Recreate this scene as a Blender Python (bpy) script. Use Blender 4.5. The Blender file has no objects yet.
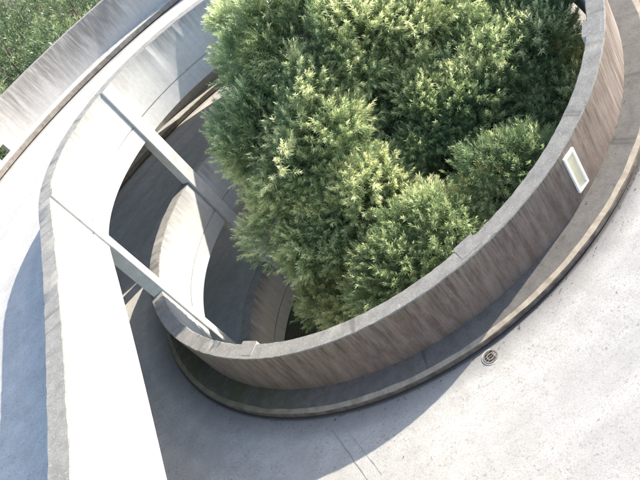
import bpy, bmesh, math, random
import numpy as np
from mathutils import Matrix, Vector

random.seed(7); np.random.seed(7)
S = bpy.context.scene
COL = S.collection
rad = math.radians

# ------------------------------------------------------------------ geometry of the place (metres, ground at z = 0)
ZO = 13.8                                  # eye height of the camera above the ground
CX, CY = 1.832, 12.089                     # axis of the helix
R, T = 4.956, 0.29                         # inner face of the well parapet and its thickness
KW = 0.46                                  # kerb width
ROUT = 11.35                               # inner face of the outer wall
STOREY = 3.0
TH0 = rad(135)

def ztop(th):                              # top of the inner parapet at helix angle th (radians, falls with th)
    z = -4.276 - (TH0 - th) / (2 * math.pi) * STOREY
    z += -0.093 * (math.cos(th) - math.cos(TH0)) + 0.335 * (math.sin(th) - math.sin(TH0))
    k = min(1, max(0, (rad(-225) - th) / rad(195)))
    return z - 0.31 * k + ZO

Z180 = ztop(math.pi)

def path(s):
    """s in degrees along the helix; above 180 the ramp runs straight (1 unit = 0.1 m)"""
    if s <= 180:
        th = rad(s); c, n = math.cos(th), math.sin(th); z = ztop(th)
        return lambda r, dz: (CX + r * c, CY + r * n, z + dz)
    d = (s - 180) * 0.1
    z = Z180 + 0.03 * d + 0.0035 * min(d, 8) ** 2 + (max(d - 8, 0)) * 0.056
    return lambda r, dz: (CX - r, CY - d, z + dz)

def ucoord(s, r):
    return rad(s) * r if s <= 180 else math.pi * r + (s - 180) * 0.1

def frange(a, b, step):
    n = max(1, int(round(abs(b - a) / step)))
    return [a + (b - a) * i / n for i in range(n + 1)]

# ------------------------------------------------------------------ object helpers
def link(name, me, mats, parent=None):
    o = bpy.data.objects.new(name, me)
    for m in (mats if isinstance(mats, (list, tuple)) else [mats]):
        me.materials.append(m)
    COL.objects.link(o)
    if parent: o.parent = parent
    return o

def tag(o, label=None, cat=None, group=None, kind=None):
    if label: o['label'] = label
    if cat: o['category'] = cat
    if group: o['group'] = group
    if kind: o['kind'] = kind
    return o

def empty(name, loc, label, cat, group=None):
    o = bpy.data.objects.new(name, None); COL.objects.link(o)
    o.location = loc; o.empty_display_size = 0.2
    return tag(o, label, cat, group)

def sweep(bm, ss, prof, mids, closed=True, caps=True, jitter=None, jamp=0.003):
    """sweep a profile [(r, dz)] along path positions ss; mids = material index per profile edge"""
    uvl = bm.loops.layers.uv.verify()
    n = len(prof); rings = []
    for s in ss:
        f = path(s); ring = []
        for k, (r, dz) in enumerate(prof):
            if jitter and k in jitter:
                r += random.gauss(0, jamp); dz += random.gauss(0, jamp * .7)
            ring.append(bm.verts.new(f(r, dz)))
        rings.append(ring)
    m = n if closed else n - 1
    for i in range(len(ss) - 1):
        for k in range(m):
            k2 = (k + 1) % n
            fc = bm.faces.new((rings[i][k], rings[i][k2], rings[i + 1][k2], rings[i + 1][k]))
            fc.material_index = mids[k]; fc.smooth = True
            (r1, z1), (r2, z2) = prof[k], prof[k2]
            rm = (r1 + r2) / 2
            vert = abs(z2 - z1) > abs(r2 - r1)
            v1, v2 = (z1, z2) if vert else (r1, r2)
            ua, ub = ucoord(ss[i], rm), ucoord(ss[i + 1], rm)
            for lp, uv in zip(fc.loops, ((ua, v1), (ua, v2), (ub, v2), (ub, v1))):
                lp[uvl].uv = uv
    if closed and caps:
        for ring in (rings[0], rings[-1]):
            fc = bm.faces.new(ring); fc.material_index = mids[0]
    return rings

def finish(bm, name, mats, parent=None, recalc=True, ang=30):
    if recalc: bmesh.ops.recalc_face_normals(bm, faces=bm.faces[:])
    me = bpy.data.meshes.new(name); bm.to_mesh(me); bm.free()
    me.set_sharp_from_angle(angle=rad(ang))
    return link(name, me, mats, parent)

def tube(bm, pts, rs, seg=8, cap=True):
    pts = [Vector(p) for p in pts]; rings = []
    for i, p in enumerate(pts):
        d = (pts[min(i + 1, len(pts) - 1)] - pts[max(i - 1, 0)]).normalized()
        a = d.cross(Vector((0.31, 0.95, 0.1))).normalized(); b = d.cross(a)
        rings.append([bm.verts.new(p + (a * math.cos(2 * math.pi * k / seg) + b * math.sin(2 * math.pi * k / seg)) * rs[i]) for k in range(seg)])
    for i in range(len(rings) - 1):
        for k in range(seg):
            f = bm.faces.new((rings[i][k], rings[i][(k + 1) % seg], rings[i + 1][(k + 1) % seg], rings[i + 1][k])); f.smooth = True
    if cap: bm.faces.new(rings[0]); bm.faces.new(rings[-1])

# ------------------------------------------------------------------ materials
class NT:
    def __init__(s, name):
        s.m = bpy.data.materials.new(name); s.m.use_nodes = True
        s.t = s.m.node_tree; s.b = s.t.nodes['Principled BSDF']
        s.b.inputs['Roughness'].default_value = .85
        s.b.inputs['Specular IOR Level'].default_value = .25
    def n(s, typ, **kw):
        nd = s.t.nodes.new(typ)
        for k, v in kw.items(): setattr(nd, k, v)
        return nd
    def l(s, a, b): s.t.links.new(a, b)
    def uv(s, sx=1, sy=1):
        c = s.n('ShaderNodeUVMap'); mp = s.n('ShaderNodeMapping')
        mp.inputs['Scale'].default_value = (sx, sy, 1); s.l(c.outputs[0], mp.inputs[0]); return mp.outputs[0]
    def obj(s, sc=1):
        c = s.n('ShaderNodeTexCoord'); mp = s.n('ShaderNodeMapping')
        mp.inputs['Scale'].default_value = (sc,) * 3; s.l(c.outputs['Object'], mp.inputs[0]); return mp.outputs[0]
    def noise(s, vec, scale, detail=4, rough=.6, dist=0):
        t = s.n('ShaderNodeTexNoise'); t.inputs['Scale'].default_value = scale
        t.inputs['Detail'].default_value = detail; t.inputs['Roughness'].default_value = rough
        t.inputs['Distortion'].default_value = dist
        s.l(vec, t.inputs['Vector']); return t.outputs['Fac']
    def ramp(s, fac, stops):
        r = s.n('ShaderNodeValToRGB'); e = r.color_ramp.elements
        while len(e) < len(stops): e.new(.5)
        for el, (p, c) in zip(e, stops):
            el.position = p; el.color = (c, c, c, 1) if not isinstance(c, tuple) else (*c, 1)
        s.l(fac, r.inputs[0]); return r.outputs[0]
    def mix(s, fac, a, b, mode='MIX'):
        m = s.n('ShaderNodeMix', data_type='RGBA', blend_type=mode)
        for sock, v in ((m.inputs[0], fac), (m.inputs[6], a), (m.inputs[7], b)):
            if isinstance(v, (int, float)): sock.default_value = v
            elif isinstance(v, tuple): sock.default_value = (*v, 1)
            else: s.l(v, sock)
        return m.outputs[2]
    def math(s, op, a, b=0.0, c=None):
        m = s.n('ShaderNodeMath', operation=op)
        for i, v in enumerate((a, b, c)):
            if v is None: continue
            if isinstance(v, (int, float)): m.inputs[i].default_value = v
            else: s.l(v, m.inputs[i])
        return m.outputs[0]
    def mr(s, v, a, b, c=0., d=1.):
        m = s.n('ShaderNodeMapRange'); s.l(v, m.inputs[0])
        for i, x in enumerate((a, b, c, d)): m.inputs[i + 1].default_value = x
        return m.outputs[0]
    def sepuv(s):
        c = s.n('ShaderNodeUVMap'); x = s.n('ShaderNodeSeparateXYZ'); s.l(c.outputs[0], x.inputs[0]); return x.outputs[0], x.outputs[1]
    def out(s, col, bump=None, dist=.004, strength=.6):
        if isinstance(col, tuple): s.b.inputs['Base Color'].default_value = (*col, 1)
        else: s.l(col, s.b.inputs['Base Color'])
        if bump is not None:
            b = s.n('ShaderNodeBump'); b.inputs['Strength'].default_value = strength; b.inputs['Distance'].default_value = dist
            s.l(bump, b.inputs['Height']); s.l(b.outputs[0], s.b.inputs['Normal'])
        return s.m

def wall_face(name, base, stain, amount, topband):
    """cast concrete with run-down streaks; heavier dirt just under the coping"""
    k = NT(name)
    streak = k.noise(k.uv(8, .9), 1.0, 6, .68, .25)
    fine = k.noise(k.uv(30, .9), 1.0, 4, .7)
    big = k.noise(k.obj(), .55, 3, .5)
    u, v = k.sepuv()
    wob = k.math('MULTIPLY_ADD', k.noise(k.uv(9, .0), 1.0, 4, .7), .7, -.3)
    depth = k.math('ADD', v, wob)
    band = k.mr(depth, -topband, .02, 0, 1)
    s1 = k.ramp(streak, [(.32, 0.), (.72, 1.)])
    s2 = k.ramp(fine, [(.4, 0.), (.7, 1.)])
    a = k.math('MULTIPLY', s1, k.math('MULTIPLY_ADD', band, .9, .35))
    a = k.math('ADD', a, k.math('MULTIPLY', k.math('MULTIPLY', s2, band), .45))
    a = k.math('ADD', a, k.math('MULTIPLY', band, .12))
    a = k.math('MULTIPLY', a, k.mr(big, .35, .65, .55, 1.2))
    a = k.math('MINIMUM', k.math('MULTIPLY', a, amount), 1.0)
    mot = k.noise(k.obj(), 9, 6, .7)
    b2 = k.mix(k.mr(mot, .3, .75), base, tuple(x * .82 for x in base))
    grit = k.noise(k.obj(), 90, 3, .7)
    return k.out(k.mix(a, b2, stain), k.math('ADD', grit, k.math('MULTIPLY', mot, 1.5)), .003, .5)

M_in = wall_face('parapet_concrete', (.45, .44, .415), (.19, .185, .175), .85, .45)
M_outw = wall_face('outer_wall_concrete', (.43, .405, .38), (.165, .15, .138), .9, .9)

def stained():
    k = NT('brown_stained_concrete')
    streak = k.noise(k.uv(3.4, .7), 1.0, 6, .68, .35)
    thin = k.noise(k.uv(24, 1.6), 1.0, 4, .7, .2)
    big = k.noise(k.uv(.7, .5), 1.0, 3, .5)
    u, v = k.sepuv()
    c = k.mix(k.ramp(streak, [(.32, 0.), (.68, 1.)]), (.125, .082, .059), (.225, .165, .126))
    pale = k.math('MULTIPLY', k.ramp(thin, [(.52, 0.), (.7, 1.)]), k.ramp(big, [(.40, 0.), (.62, .9)]))
    c = k.mix(pale, c, (.27, .24, .21))
    # lime bloom and yellowish algae where water runs over the coping
    wob = k.math('MULTIPLY_ADD', k.noise(k.uv(4, .0), 1.0, 4, .7), .5, -.25)
    hi = k.mr(k.math('ADD', v, wob), -.22, .0, 0, 1)
    c = k.mix(k.math('MULTIPLY', hi, .5), c, (.21, .18, .125))
    # paler stretch of wall further round the bend
    bend = k.mr(u, -6.2, -3.6, 0, 1)
    wash = k.ramp(k.noise(k.uv(13, .5), 1.0, 5, .65, .2), [(.44, 0.), (.60, .9)])
    c = k.mix(k.math('MULTIPLY', k.math('MULTIPLY', bend, wash), k.mr(v, -.12, -.55, .25, 1.)), c, (.42, .405, .37))
    drip = k.ramp(k.noise(k.uv(11, .55), 1.0, 5, .7, .15), [(.43, 0.), (.58, 1.)])
    fall = k.mr(v, -.85, -.02, .30, .9)
    c = k.mix(k.math('MULTIPLY', drip, fall), c, (.065, .048, .038))
    mn = k.noise(k.obj(), 3, 5, .65)
    mk = k.math('MULTIPLY', k.mr(u, -11.6, -13.6, 0, 1), k.ramp(mn, [(.35, .15), (.6, .8)]))
    c = k.mix(k.math('MULTIPLY', mk, k.mr(v, -.35, -.95, 0, 1)), c, (.10, .10, .045))
    mot = k.noise(k.uv(6, 2.0), 1.0, 7, .72, .3)
    c = k.mix(k.ramp(mot, [(.40, 0.), (.72, .5)]), c, (.29, .24, .205))
    g = k.noise(k.obj(), 80, 4, .7)
    c = k.mix(k.ramp(g, [(.45, 0.), (.7, .45)]), c, (.07, .055, .045))
    dots = k.ramp(k.noise(k.obj(), 22, 2, .5), [(.66, 0.), (.72, .6)])
    c = k.mix(dots, c, (.10, .085, .075))
    return k.out(c, g, .003, .5)
M_stain = stained()

def gritty(name, a, b, spots, sc=70, moss=False):
    k = NT(name)
    g = k.noise(k.obj(), sc, 4, .75); m = k.noise(k.obj(), 6, 5, .65); sp = k.noise(k.obj(), sc * .45, 2, .5)
    c = k.mix(k.ramp(g, [(.34, 0.), (.66, 1.)]), a, b)
    c = k.mix(k.ramp(m, [(.35, 0.), (.7, .55)]), c, tuple(x * .62 for x in a))
    c = k.mix(k.ramp(sp, [(.62, 0.), (.7, .8)]), c, spots)
    bars = k.noise(k.uv(3.2, .25), 1.0, 3, .6)
    c = k.mix(k.ramp(bars, [(.60, 0.), (.68, .6)]), c, tuple(x * .5 for x in a))
    if moss:
        u, v = k.sepuv(); mn = k.noise(k.obj(), 3, 5, .65)
        mk = k.math('MULTIPLY', k.mr(u, -12.2, -14.2, 0, 1), k.ramp(mn, [(.35, .25), (.6, .9)]))
        c = k.mix(mk, c, (.075, .078, .035))
    return k.out(c, g, .006, .9)
M_top = gritty('weathered_coping', (.15, .14, .123), (.265, .25, .223), (.29, .275, .25))
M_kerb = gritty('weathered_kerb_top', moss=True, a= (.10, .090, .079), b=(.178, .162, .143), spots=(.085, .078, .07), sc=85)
def kface(name, lo, hi, moss=False):
    k = NT(name)
    n = k.noise(k.uv(5, 3), 1.0, 5, .7); f = k.noise(k.obj(), 60, 3, .7)
    c = k.mix(k.ramp(n, [(.35, 0.), (.65, 1.)]), lo, hi)
    if moss:
        u, v = k.sepuv()
        c = k.mix(k.math('MULTIPLY', k.mr(u, -12.2, -14.6, 0, .85), k.ramp(k.noise(k.obj(), 4, 5, .65), [(.3, .4), (.6, 1.)])), c, (.13, .12, .055))
    return k.out(c, f, .003, .5)
M_klip = kface('trowelled_kerb_edge', (.225, .185, .135), (.36, .31, .235), True)
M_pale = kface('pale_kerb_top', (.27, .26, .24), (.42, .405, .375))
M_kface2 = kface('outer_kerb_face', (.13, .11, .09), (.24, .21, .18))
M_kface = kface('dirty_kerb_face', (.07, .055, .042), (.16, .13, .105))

def roadm():
    k = NT('road_concrete')
    u, v = k.sepuv()
    big = k.noise(k.obj(), .45, 4, .6); mid = k.noise(k.obj(), 3.2, 6, .68); fine = k.noise(k.obj(), 55, 4, .75)
    c = k.mix(k.ramp(mid, [(.3, 0.), (.72, 1.)]), (.49, .465, .415), (.365, .34, .295))
    c = k.mix(k.ramp(big, [(.4, 0.), (.68, .55)]), c, (.30, .285, .26))
    c = k.mix(k.ramp(fine, [(.50, 0.), (.70, .8)]), c, (.17, .16, .145))
    clus = k.ramp(k.noise(k.obj(), 1.1, 3, .6), [(.40, .15), (.60, 1.)])
    speck = k.ramp(k.noise(k.obj(), 22, 6, .82), [(.555, 0.), (.63, .9)])
    c = k.mix(k.math('MULTIPLY', speck, clus), c, (.11, .105, .10))
    # worn wheel paths following the bend
    wp = k.noise(k.uv(.12, 1.7), 1.0, 3, .55)
    c = k.mix(k.ramp(wp, [(.45, 0.), (.7, .45)]), c, (.25, .24, .235))
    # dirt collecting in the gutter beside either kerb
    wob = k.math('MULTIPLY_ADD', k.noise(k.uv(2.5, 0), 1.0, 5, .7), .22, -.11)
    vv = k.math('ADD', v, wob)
    gut_width = k.mr(u, -21., -13., .62, .40)  # gutter band grows wider down the ramp
    gut = k.math('MAXIMUM', k.math('SUBTRACT', 1.0, k.math('DIVIDE', k.math('SUBTRACT', vv, R + T + KW + .03), gut_width)), k.mr(vv, ROUT - KW - .25, ROUT - KW - .02, 0, .6))
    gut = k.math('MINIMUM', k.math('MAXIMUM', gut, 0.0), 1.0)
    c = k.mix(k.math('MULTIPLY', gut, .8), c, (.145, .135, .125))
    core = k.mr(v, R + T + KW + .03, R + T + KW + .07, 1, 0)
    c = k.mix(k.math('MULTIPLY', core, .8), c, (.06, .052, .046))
    # radial saw-cut pairs across the deck
    dst = None
    for a in (-125.0, -127.2):
        th = rad(a)
        pass
    h = k.math('ADD', fine, k.math('MULTIPLY', mid, .7))
    return k.out(c, h, .005, .7)
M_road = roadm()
def plain(name, col, rough=.8, metal=0., var=.25, sc=12):
    k = NT(name); k.b.inputs['Roughness'].default_value = rough; k.b.inputs['Metallic'].default_value = metal
    n = k.noise(k.obj(), sc, 4, .6)
    return k.out(k.mix(n, tuple(x * (1 + var) for x in col), tuple(x * (1 - var) for x in col)), n, .002, .3)
M_soffit = plain('soffit_concrete', (.33, .32, .30), .9)
M_col = None
def colm():
    k = NT('column_concrete')
    n = k.noise(k.obj(), 5, 6, .7); st = k.noise(k.obj(.0 + 1), 14, 3, .6); f = k.noise(k.obj(), 80, 3, .7)
    c = k.mix(k.ramp(n, [(.3, 0.), (.72, 1.)]), (.50, .49, .465), (.37, .36, .34))
    c = k.mix(k.ramp(st, [(.64, 0.), (.74, .5)]), c, (.22, .21, .19))
    return k.out(c, f, .003, .5)
M_col = colm()
M_joint = plain('joint_filler', (.23, .22, .20))
M_ground = None
def groundm():
    k = NT('ground_soil')
    a = k.noise(k.obj(), .25, 5, .6); b = k.noise(k.obj(), 7, 5, .7)
    c = k.mix(k.ramp(a, [(.4, 0.), (.6, 1.)]), (.05, .07, .03), (.11, .095, .06))
    c = k.mix(k.ramp(b, [(.4, 0.), (.7, .7)]), c, (.045, .045, .025))
    return k.out(c, b, .05, .8)
M_ground = groundm()
M_bark = plain('bark', (.13, .10, .075), .95, 0, .45, 18)

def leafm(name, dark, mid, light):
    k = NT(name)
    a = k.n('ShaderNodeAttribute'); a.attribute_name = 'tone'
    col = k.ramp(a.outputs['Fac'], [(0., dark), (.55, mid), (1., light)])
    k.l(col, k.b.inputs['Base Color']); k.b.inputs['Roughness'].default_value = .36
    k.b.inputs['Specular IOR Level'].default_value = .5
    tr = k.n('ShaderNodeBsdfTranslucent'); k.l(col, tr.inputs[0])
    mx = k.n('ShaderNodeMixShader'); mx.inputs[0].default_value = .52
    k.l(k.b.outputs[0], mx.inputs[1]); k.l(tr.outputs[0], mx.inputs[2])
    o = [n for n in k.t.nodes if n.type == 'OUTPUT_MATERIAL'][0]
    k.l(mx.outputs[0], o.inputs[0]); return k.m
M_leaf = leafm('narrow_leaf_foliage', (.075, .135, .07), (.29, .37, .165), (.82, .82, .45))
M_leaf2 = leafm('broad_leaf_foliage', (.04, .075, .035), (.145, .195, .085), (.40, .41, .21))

# ------------------------------------------------------------------ ground
bm = bmesh.new()
vs = [bm.verts.new((x, y, 0)) for x, y in ((-400, -400), (400, -400), (400, 400), (-400, 400))]
bm.faces.new(vs)
tag(finish(bm, 'ground', M_ground), kind='structure')

# ------------------------------------------------------------------ helical road deck, kerbs
S_TOP = 330                                 # end of the straight run (15 m)
S_END = -790
while ztop(rad(S_END)) - 1.5 < 0.0: S_END += 1
RIN = R + T + KW
STEP = 2.0
ss = frange(S_END, 180, STEP) + frange(180, S_TOP, 5)[1:]
bm = bmesh.new()
rr = [RIN - .012] + [RIN + (ROUT - KW - RIN) * i / 5 for i in range(1, 5)] + [ROUT - KW + .012]
prof = [(R, -1.5), (R, -1.078), (R + T - .02, -1.078), (R + T - .02, -1.121)] + [(x, -1.12) for x in rr] + [(ROUT + .17, -1.12), (ROUT + .17, -1.5), (RIN + 2, -1.5)]
mids = [1, 1, 2, 0] + [0] * 5 + [0, 2, 2, 2]
sweep(bm, ss, prof, mids)
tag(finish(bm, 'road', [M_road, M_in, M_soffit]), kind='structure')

bm = bmesh.new()
sweep(bm, ss, [(R + T, -1.0), (RIN - .10, -1.0), (RIN - .015, -1.012), (RIN, -1.027), (RIN + .006, -1.085)], [0, 1, 2, 2], closed=False, jitter=(1, 2, 3), jamp=.004)
sweep(bm, ss, [(ROUT, -.93), (ROUT - KW + .20, -.93), (ROUT - KW + .015, -.942), (ROUT - KW, -.957), (ROUT - KW - .006, -1.085)], [3, 4, 5, 5], closed=False, jitter=(1, 2, 3), jamp=.004)
tag(finish(bm, 'kerb', [M_kerb, M_klip, M_kface, M_pale, M_pale, M_kface2], recalc=False), kind='structure')

# ------------------------------------------------------------------ parapets (one wall per turn of the helix)
def parapet(name, s0, s1, label, step=1.0):
    ss = frange(s0, min(s1, 180), step) + (frange(180, s1, 1.5)[1:] if s1 > 180 else [])
    bm = bmesh.new()
    c = .014
    prof = [(R, -1.045), (R, -c), (R + c, 0), (R + T - c, 0), (R + T, -c), (R + T, -1.0), (R + T, -1.076), (R + .02, -1.076), (R + .02, -1.045)]
    flat = prof[:-2] + [(R + .0015, -1.076), (R + .0015, -1.045)]
    m = [0, 1, 1, 1, 2, 2, 0, 0, 0]
    sweep(bm, [x for x in ss if x <= 180], prof, m, jitter=(1, 2, 3, 4), jamp=.0035)
    if s1 > 180: sweep(bm, [x for x in ss if x >= 180], flat, m, jitter=(1, 2, 3, 4), jamp=.0035)
    return tag(finish(bm, name, [M_in, M_top, M_stain]), label, 'wall', kind='thing')
CUT = 32
parapet('parapet_wall', CUT, S_TOP, 'highest pale concrete parapet, sunlit, curving above the well then running straight down the left side')
parapet('parapet_wall', CUT - 360, CUT - .05, 'brown stained curved parapet in front of the trees, carrying the white framed light')
parapet('parapet_wall', S_END, CUT - 360.05, 'lowest curved parapet, in deep shade far down inside the well', 2.0)

def outer_wall(s0, s1, label, gap=None):
    bm = bmesh.new(); c = .012
    def pr(b): return [(ROUT, b), (ROUT, .25 - c), (ROUT + c, .25), (ROUT + .18 - c, .25), (ROUT + .18, .25 - c), (ROUT + .18, b - .002)]
    m = [0, 1, 1, 1, 0, 0]
    runs = [(s0, s1, -1.118)]
    if gap: runs = [(s0, gap[0], -1.118), (gap[0], gap[1], -.66), (gap[1], s1, -1.118)]
    for a, b, z in runs:
        ss = frange(a, min(b, 180), 1.0) + (frange(180, b, 2)[1:] if b > 180 else [])
        sweep(bm, ss, pr(z), m, jitter=(1, 2, 3, 4))
    return tag(finish(bm, 'outer_wall', [M_outw, M_top]), label, 'wall', kind='thing')
outer_wall(0, S_TOP, 'grey streaked outer wall of the upper ramp with trees behind it', (127.2, 129.3))
outer_wall(-360, -.05, 'outer wall of the lower ramp turn, below the topmost ramp')
outer_wall(S_END, -360.05, 'outer wall of the lowest ramp turn, near the ground')

# ------------------------------------------------------------------ columns round the well
def column(ang, top_turn, label):
    s = ang if top_turn == 0 else ang - 360
    hw = math.degrees(.17 / R)
    a0, a1 = s - hw, s + hw
    th = rad(s); base = Vector((CX + (R + .08) * math.cos(th), CY + (R + .08) * math.sin(th), 0))
    bm = bmesh.new(); uvl = bm.loops.layers.uv.verify()
    ri, ro = R - .058, R + .215
    n = 4; q = []
    def P(a, r, z): t = rad(a); return (CX + r * math.cos(t), CY + r * math.sin(t), z)
    # shaft corners (rectangular section) with chamfered arrises
    zt = ztop(th) + .004
    def corner(t, r):
        e = Vector((math.cos(th), math.sin(th), 0)); tt = Vector((-e.y, e.x, 0))
        return Vector((CX, CY, 0)) + e * r + tt * t
    w = .17; c = .018
    sec = [(-w, ro), (w, ro), (w, ri + c), (w - c, ri), (-w + c, ri), (-w, ri + c)]
    slope = (ztop(rad(a1)) - ztop(rad(a0))) / (2 * w)
    bot = [bm.verts.new(corner(t, r)) for t, r in sec]
    top = [bm.verts.new(corner(t, r) + Vector((0, 0, zt + t * slope))) for t, r in sec]
    for k in range(6):
        bm.faces.new((bot[k], bot[(k + 1) % 6], top[(k + 1) % 6], top[k]))
    f = bm.faces.new(top); f.material_index = 1
    bm.faces.new(bot)
    bmesh.ops.translate(bm, verts=bm.verts[:], vec=-base)
    o = finish(bm, 'concrete_column', [M_col, M_top]); o.location = base
    return tag(o, label, 'column', 'concrete columns round the well', 'thing')
column(130, 0, 'concrete column on the far wall of the well, its foot hidden by leaves')
column(175, 0, 'concrete column at the left end of the brown parapet, below the long straight wall')
column(219, 1, 'column head showing as a small step on the lower left of the brown parapet top')
column(266, 1, 'column head showing as a step half way along the brown parapet top')
column(313, 1, 'column head showing as a step near the far right end of the brown parapet top')
column(358, 1, 'column on the right side of the well hidden behind the foliage')
column(40, 0, 'column on the far right of the well behind the trees')
column(85, 0, 'column on the far side of the well behind the tallest tree')

# ------------------------------------------------------------------ wall light
def wall_light():
    th = rad(-72.6); zc = ztop(th) - .48
    e = Vector((math.cos(th), math.sin(th), 0)); t = Vector((-e.y, e.x, 0)); z = Vector((0, 0, 1))
    root = empty('wall_light', Vector((CX, CY, 0)) + e * (R + T) + z * zc, 'narrow upright recessed wall light in a white frame on the brown parapet', 'light')
    mw = plain('white_paint', (.82, .81, .78), .5, 0, .06); ml = plain('yellowed_diffuser', (.72, .62, .40), .35, 0, .2, 8)
    ms = plain('screw_steel', (.4, .4, .4), .4, .9)
    def bar(bm, x0, x1, y0, y1, d0, d1):
        vs = [bm.verts.new(t * x + z * y + e * d) for d in (d0, d1) for x, y in ((x0, y0), (x1, y0), (x1, y1), (x0, y1))]
        for q in ((0, 1, 2, 3), (4, 5, 6, 7), (0, 1, 5, 4), (1, 2, 6, 5), (2, 3, 7, 6), (3, 0, 4, 7)): bm.faces.new([vs[i] for i in q])
    W, H, b = .125, .36, .042
    bm = bmesh.new()
    bar(bm, -W, W, H - b, H, -.03, .035); bar(bm, -W, W, -H, -H + b, -.03, .035)
    bar(bm, -W, -W + b, -H + b, H - b, -.03, .034); bar(bm, W - b, W, -H + b, H - b, -.03, .034)
    bmesh.ops.bevel(bm, geom=bm.edges[:], offset=.004, segments=1, affect='EDGES')
    finish(bm, 'frame', mw, root)
    bm = bmesh.new(); bar(bm, -W + b, W - b, -H + b, H - b, -.03, .006); finish(bm, 'diffuser', ml, root)
    for sx, sy in ((-1, -1), (1, 1)):
        bm = bmesh.new(); p = t * (sx * (W - b / 2)) + z * (sy * (H - b / 2))
        tube(bm, [p + e * .03, p + e * .038], [.008, .007], 8); finish(bm, 'screw', ms, root)
wall_light()

# ------------------------------------------------------------------ round drain in the road by the kerb
def drain():
    th = rad(-101); r = RIN + .20
    c = Vector((CX + r * math.cos(th), CY + r * math.sin(th), ztop(th) - 1.12))
    root = empty('road_drain', c, 'small round iron drain in the road beside the kerb', 'drain')
    mi = plain('dark_cast_iron', (.19, .165, .135), .7, .1, .4, 30); mc = plain('drain_collar_concrete', (.34, .32, .285), .9); mk = plain('drain_pit_shade', (.012, .012, .012), .9)
    def ring(bm, r0, r1, z0, z1, n=40):
        pr = [(r0, z0), (r0, z1), (r1, z1), (r1, z0)]
        R_ = [[bm.verts.new((rr * math.cos(2 * math.pi * i / n), rr * math.sin(2 * math.pi * i / n), zz)) for rr, zz in pr] for i in range(n)]
        for i in range(n):
            for k in range(4): bm.faces.new((R_[i][k], R_[i][(k + 1) % 4], R_[(i + 1) % n][(k + 1) % 4], R_[(i + 1) % n][k]))
    bm = bmesh.new(); ring(bm, .112, .135, -.03, .003); finish(bm, 'collar', mc, root)
    bm = bmesh.new(); ring(bm, .095, .111, -.03, .012); finish(bm, 'frame', mi, root)
    bm = bmesh.new(); ring(bm, .0005, .095, -.02, .003); finish(bm, 'pit_shade_disc', mk, root)  # flush black disc in place of a hollow, its shade painted in
    bm = bmesh.new(); ring(bm, .045, .058, -.0, .010)
    for k in range(5):
        y = -.08 + .04 * k; x = math.sqrt(.095 ** 2 - y * y)
        tube(bm, [(-x, y, .006), (x, y, .006)], [.006, .006], 6)
    finish(bm, 'grate', mi, root)
drain()

# saw-cut pair running radially across the shaded road
def cuts():
    bm = bmesh.new()
    for (a, b, w) in (((-1.82, 7.40), (-1.73, 5.95), .011), ((-1.64, 7.33), (-1.53, 6.1), .007)):
        n = 14; prev = None
        for i in range(n + 1):
            f = i / n; x = a[0] + (b[0] - a[0]) * f + random.gauss(0, .003); y = a[1] + (b[1] - a[1]) * f
            th = math.atan2(y - CY, x - CX); z = ztop(th) - 1.12 + .005
            cur = [bm.verts.new((x - w / 2, y, z)), bm.verts.new((x + w / 2 + random.gauss(0, .003), y, z))]
            if prev: bm.faces.new((prev[0], prev[1], cur[1], cur[0]))
            prev = cur
    tag(finish(bm, 'road_joint', M_joint), kind='structure')
cuts()

# leaf litter blown into the gutter and over the kerb
def litter():
    bm = bmesh.new()
    for i in range(330):
        a = random.uniform(-165, -45) if i < 320 else random.uniform(-130, -70)
        if i < 240: r = RIN + abs(random.gauss(.03, .10)); dz = -1.118
        elif i < 320: r = R + T + abs(random.gauss(.0, .08)) + .01; dz = -.997
        else: r = RIN + random.uniform(.3, 3.2); dz = -1.118
        th = rad(a); l = random.uniform(.008, .024); g = random.random() * 6.3
        p = Vector((CX + r * math.cos(th), CY + r * math.sin(th), ztop(th) + dz + random.uniform(.004, .010)))
        d = Vector((math.cos(g), math.sin(g), random.uniform(-.1, .25))) * l; w_ = Vector((-d.y, d.x, random.uniform(-.3, .3) * l)) * .3
        bm.faces.new([bm.verts.new(p - d), bm.verts.new(p + w_), bm.verts.new(p + d), bm.verts.new(p - w_)])
    o = finish(bm, 'fallen_leaves', plain('leaf_litter', (.075, .058, .038), .9, 0, .6, 40), recalc=False)
    tag(o, 'dry brown leaf litter scattered along the kerb gutter of the road', 'leaf litter', kind='stuff')
litter()

# dead twig lying on the shaded road deep in the well
bm = bmesh.new()
th = rad(-580); tz = ztop(th) - 1.12
tw = [(-.22, -.05, .03), (-.1, .0, .045), (.05, .02, .04), (.2, .07, .03)]
tube(bm, tw, [.012, .018, .016, .006], 6)
for a, b in (((-.1, 0, .045), (-.04, .14, .05)), ((.05, .02, .04), (.12, -.1, .04)), ((0, .01, .045), (.1, .12, .06))): tube(bm, [a, b], [.012, .005], 6)
for i in range(26):
    x, y = random.gauss(0, .13), random.gauss(.02, .07); a = random.random() * 6.3; l = random.uniform(.06, .11)
    p = Vector((x, y, random.uniform(.01, .06))); d = Vector((math.cos(a), math.sin(a), random.uniform(-.2, .2))) * l; s_ = Vector((-d.y, d.x, 0)) * .14
    bm.faces.new([bm.verts.new(p - d * .5), bm.verts.new(p + s_), bm.verts.new(p + d * .5), bm.verts.new(p - s_)])
o = finish(bm, 'fallen_twig', plain('dead_leaf', (.05, .04, .03)), recalc=False); o.location = (-2.82, 16.04, tz)
tag(o, 'dark dead twig with withered leaves lying on the shaded road down in the well', 'twig')

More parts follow.
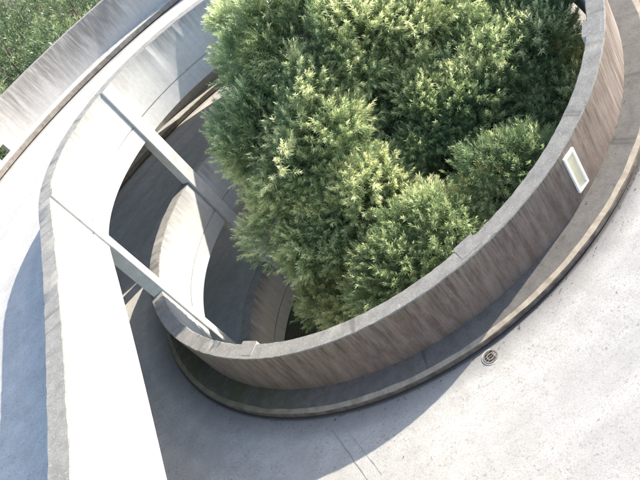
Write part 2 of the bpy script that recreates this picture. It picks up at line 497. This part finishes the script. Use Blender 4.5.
# ------------------------------------------------------------------ trees
def sprigs_to_mesh(name, C, A, L, tone, nleaf, leaf_len, leaf_w, ang0=58, ang1=18):
    """leafy shoots: C centres, A unit axes, L lengths, tone per shoot -> one mesh of narrow pointed leaves"""
    n = len(C); rng = np.random.default_rng(len(C))
    ref = rng.normal(size=(n, 3)); X = np.cross(A, ref); X /= np.linalg.norm(X, axis=1)[:, None]; Y = np.cross(A, X)
    V = []; TN = []
    for k in range(nleaf):
        f = (k + .5) / nleaf
        az = k * 2.39996 + rng.uniform(-.5, .5, n)
        ang = np.radians(ang0 + (ang1 - ang0) * f + rng.normal(0, 9, n))
        side = X * np.cos(az)[:, None] + Y * np.sin(az)[:, None]
        d = A * np.cos(ang)[:, None] + side * np.sin(ang)[:, None]
        d[:, 2] -= .10 * rng.random(n)
        d /= np.linalg.norm(d, axis=1)[:, None]
        wv = np.cross(d, A + .35 * rng.normal(size=(n, 3))); wv /= np.linalg.norm(wv, axis=1)[:, None] + 1e-9
        ll = leaf_len * (1.05 - .35 * f) * rng.uniform(.7, 1.2, n); ww = leaf_w * rng.uniform(.75, 1.25, n)
        b = C + A * (L * (.05 + .95 * f))[:, None]
        m = b + d * (ll * .45)[:, None]; t = b + d * ll[:, None] - np.array([0, 0, .12]) * ll[:, None]
        V.append(np.stack([b, m + wv * (ww / 2)[:, None], t, m - wv * (ww / 2)[:, None]], 1))
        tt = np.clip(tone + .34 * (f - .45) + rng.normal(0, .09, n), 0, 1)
        TN.append(np.repeat(tt[:, None], 4, 1))
    V = np.concatenate(V).reshape(-1, 3); TN = np.concatenate(TN).reshape(-1)
    nf = len(V) // 4
    me = bpy.data.meshes.new(name)
    me.vertices.add(len(V)); me.vertices.foreach_set('co', V.astype(np.float32).ravel())
    me.loops.add(nf * 4); me.loops.foreach_set('vertex_index', np.arange(nf * 4, dtype=np.int32))
    me.polygons.add(nf); me.polygons.foreach_set('loop_start', np.arange(0, nf * 4, 4, dtype=np.int32))
    at = me.attributes.new('tone', 'FLOAT', 'POINT'); at.data.foreach_set('value', TN.astype(np.float32))
    me.update(); me.validate()
    return me

def tree(base, lobes, label, nclump, nsprig, seed, mat, inwell=True, clump_r=(.26, .62), leaf=(.128, .0135), nleaf=28, sl=.27, group=None, name='tree', tr=.16, tone=.0):
    """lobes: [(x, y, z, rx, rz)] in camera-height coordinates (z relative to the eye)"""
    rng = np.random.default_rng(seed)
    base = Vector((base[0], base[1], 0))
    root = empty(name, base, label, 'tree', group)
    bx = np.array(base)
    cl = []
    tot = sum(l[3] ** 2 for l in lobes)
    for (x, y, z, rx, rz) in lobes:
        k = max(3, int(nclump * rx * rx / tot))
        for i in range(k):
            g = (i + .5) / k; phi = i * 2.39996 + rng.uniform(-.5, .5); cz = 1 - 1.75 * g
            q = math.sqrt(max(0, 1 - cz * cz)); f = rng.uniform(.55, 1.02)
            cl.append((x + rx * q * math.cos(phi) * f, y + rx * q * math.sin(phi) * f, z + ZO + rz * cz * f, rng.uniform(*clump_r), (x, y, z + ZO - .3 * rz), rng.normal(0, .14)))
    C, A, TO = [], [], []
    for (x, y, z, r, cen, tn) in cl:
        out = np.array([x, y, z]) - np.array(cen); out /= np.linalg.norm(out) + 1e-6
        for j in range(nsprig):
            v = rng.normal(size=3); v /= np.linalg.norm(v); v = v + .55 * out + np.array([0, 0, .25]); v /= np.linalg.norm(v)
            rr = r * rng.uniform(.35, 1.0) ** .6
            p = np.array([x, y, z]) + v * rr * np.array([1, 1, .85])
            a = v * .7 + out * .25 + np.array([0, 0, .45]) + rng.normal(0, .22, 3); a /= np.linalg.norm(a)
            if inwell:
                e = p + a * sl; d = math.hypot(e[0] - CX, e[1] - CY)
                if d > R - .10: continue
                y0 = e[1] - .194 * (e[0] + 2.6)          # crown shape cut open here to let sunlight onto the lower parapet
                if 12.3 < y0 < 15.5 and e[2] - ZO > -8.75 + .545 * (e[0] + 2.6) and e[0] < 5: continue
                y1 = e[1] - .194 * (e[0] + 2.9)  # second cut in the crowns, clearing the sun's way to the coping
                if 8.0 < y1 < 10.8 and e[2] - ZO > -7.25 + .545 * (e[0] + 2.9) and e[0] < 4: continue
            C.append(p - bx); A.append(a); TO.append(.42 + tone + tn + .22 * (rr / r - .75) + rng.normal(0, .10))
    C = np.array(C); A = np.array(A); TO = np.clip(np.array(TO), 0, 1)
    L = sl * rng.uniform(.7, 1.25, len(C))
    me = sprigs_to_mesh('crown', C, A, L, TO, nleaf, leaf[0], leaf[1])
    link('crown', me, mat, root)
    bm = bmesh.new()
    mx = np.mean([[l[0], l[1], l[2] + ZO] for l in lobes], axis=0)
    fork = Vector((mx[0] * .5 + base.x * .5, mx[1] * .5 + base.y * .5, mx[2] * .55)) - base
    tube(bm, [(0, 0, -.1), (0.03, .02, fork.z * .4), tuple(fork)], [tr * 1.25, tr, tr * .8], 10)
    for (x, y, z, rx, rz) in lobes:
        t = Vector((x, y, z + ZO + rz * .1)) - base; mid = fork.lerp(t, .5) + Vector((0, 0, .2))
        tube(bm, [fork - Vector((0, 0, .15)), mid, t], [tr * .62, tr * .42, tr * .22], 8)
        for (cx_, cy_, cz_, r, cen, tn) in cl:
            if abs(cen[0] - x) < 1e-6 and abs(cen[1] - y) < 1e-6:
                e = Vector((cx_, cy_, cz_)) - base
                if inwell and math.hypot(cx_ - CX, cy_ - CY) > R - .25: continue
                tube(bm, [mid.lerp(t, .5), (t + e) * .5 - Vector((0, 0, .1)), e], [tr * .2, tr * .13, tr * .06], 5, cap=False)
    finish(bm, 'trunk', M_bark, root)
    return root

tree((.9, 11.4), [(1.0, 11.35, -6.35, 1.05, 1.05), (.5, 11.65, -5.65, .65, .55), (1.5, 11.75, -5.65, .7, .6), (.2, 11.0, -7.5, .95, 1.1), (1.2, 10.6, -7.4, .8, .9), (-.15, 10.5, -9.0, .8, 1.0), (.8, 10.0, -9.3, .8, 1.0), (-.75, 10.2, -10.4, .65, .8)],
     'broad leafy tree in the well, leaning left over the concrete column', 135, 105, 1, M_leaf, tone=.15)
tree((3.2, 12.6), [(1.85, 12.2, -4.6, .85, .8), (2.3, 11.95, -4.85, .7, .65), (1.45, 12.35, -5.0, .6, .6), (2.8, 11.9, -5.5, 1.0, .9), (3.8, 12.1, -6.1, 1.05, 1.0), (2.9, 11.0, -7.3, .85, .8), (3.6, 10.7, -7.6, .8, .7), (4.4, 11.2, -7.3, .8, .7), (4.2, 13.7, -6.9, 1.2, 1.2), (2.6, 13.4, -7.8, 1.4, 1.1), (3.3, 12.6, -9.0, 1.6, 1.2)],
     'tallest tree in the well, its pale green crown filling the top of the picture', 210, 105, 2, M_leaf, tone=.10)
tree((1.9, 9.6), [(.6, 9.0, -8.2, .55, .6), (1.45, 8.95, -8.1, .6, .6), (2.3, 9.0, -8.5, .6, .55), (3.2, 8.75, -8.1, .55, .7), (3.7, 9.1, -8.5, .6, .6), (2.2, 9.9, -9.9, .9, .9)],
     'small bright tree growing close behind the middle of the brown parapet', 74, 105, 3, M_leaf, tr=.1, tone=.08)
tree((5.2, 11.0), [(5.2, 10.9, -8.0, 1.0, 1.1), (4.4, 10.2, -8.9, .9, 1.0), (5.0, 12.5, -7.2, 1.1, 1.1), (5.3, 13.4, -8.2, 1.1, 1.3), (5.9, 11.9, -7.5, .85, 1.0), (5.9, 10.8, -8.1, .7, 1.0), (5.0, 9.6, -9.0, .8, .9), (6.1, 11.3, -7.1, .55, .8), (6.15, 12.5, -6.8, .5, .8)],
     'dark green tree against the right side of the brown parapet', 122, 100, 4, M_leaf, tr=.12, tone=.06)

out_trees = [(-2.6, 26.5, 9.4, 2.6, 0), (-5.6, 25.0, 9.0, 2.4, 1), (-.4, 28.5, 8.6, 2.5, 2), (-4.6, 30.5, 10.3, 2.9, 3), (-1.6, 33.5, 9.6, 3.0, 4),
             (-7.6, 29.5, 10.0, 2.8, 5), (-4.2, 38.5, 11.0, 3.4, 6), (1.6, 37.0, 9.4, 3.2, 7), (-8.5, 37.0, 11.0, 3.4, 8), (-3.0, 47.0, 11.8, 4.0, 9), (-8.0, 48, 12, 4.2, 10), (2.5, 48, 11, 4., 11)]
OL = ['tree just outside the grey outer wall, middle of the top left corner', 'tree outside the wall at the left edge, closest to the grey wall', 'low tree outside the wall where the wall meets the top edge',
      'dense tree in the second row outside the wall, top left corner', 'rounded tree behind the low one at the top edge left corner', 'tree at the far left edge, second row outside the wall',
      'tall tree in the third row beyond the outer wall', 'third row tree beyond the outer wall, right end', 'third row tree beyond the outer wall, left end',
      'distant tall tree behind all rows beyond the outer wall', 'most distant tree on the left beyond the outer wall', 'most distant tree on the right beyond the outer wall']
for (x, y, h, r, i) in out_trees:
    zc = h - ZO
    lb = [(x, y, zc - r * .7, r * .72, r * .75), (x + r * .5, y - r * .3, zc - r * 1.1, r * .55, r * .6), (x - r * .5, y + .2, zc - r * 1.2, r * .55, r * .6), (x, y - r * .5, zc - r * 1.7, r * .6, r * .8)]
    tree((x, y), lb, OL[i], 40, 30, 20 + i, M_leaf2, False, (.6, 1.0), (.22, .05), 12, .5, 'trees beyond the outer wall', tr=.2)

# ------------------------------------------------------------------ light
AZ, EL = 11.5, 27.8
w = bpy.data.worlds.new('World'); S.world = w; w.use_nodes = True
nt = w.node_tree; bg = nt.nodes['Background']
sky = nt.nodes.new('ShaderNodeTexSky'); sky.sky_type = 'NISHITA'; sky.sun_disc = False
sky.sun_elevation = rad(EL); sky.sun_rotation = rad(90 - AZ)
nt.links.new(sky.outputs[0], bg.inputs[0]); bg.inputs[1].default_value = .15
sun = bpy.data.lights.new('sun', 'SUN'); sun.energy = 3.6; sun.angle = rad(.5); sun.color = (1, .94, .84)
so = bpy.data.objects.new('sun', sun); COL.objects.link(so)
dv = Vector((math.cos(rad(EL)) * math.cos(rad(AZ)), math.cos(rad(EL)) * math.sin(rad(AZ)), math.sin(rad(EL))))
so.rotation_euler = dv.to_track_quat('Z', 'Y').to_euler(); so.location = (30, 20, 40)

# ------------------------------------------------------------------ camera
F, ROLL, PIT = 690.036, .728, .620
cp, sp, cr, sr = math.cos(PIT), math.sin(PIT), math.cos(ROLL), math.sin(ROLL)
Xh = Vector((1, 0, 0)); Yd = Vector((0, -sp, -cp)); fw = Vector((0, cp, -sp))
right = Xh * cr + Yd * sr; down = -Xh * sr + Yd * cr
cam = bpy.data.cameras.new('camera'); cam.sensor_width = 36; cam.lens = 36 * F / 640; cam.clip_end = 2000
co = bpy.data.objects.new('camera', cam); COL.objects.link(co)
up, back = -down, -fw
co.matrix_world = Matrix(((right.x, up.x, back.x, 0), (right.y, up.y, back.y, 0), (right.z, up.z, back.z, ZO), (0, 0, 0, 1)))
S.camera = co
S.render.engine = 'CYCLES'
S.view_settings.view_transform = 'Standard'; S.view_settings.look = 'None'
S.view_settings.exposure = 1.85; S.view_settings.gamma = 1; S.view_settings.use_curve_mapping = False
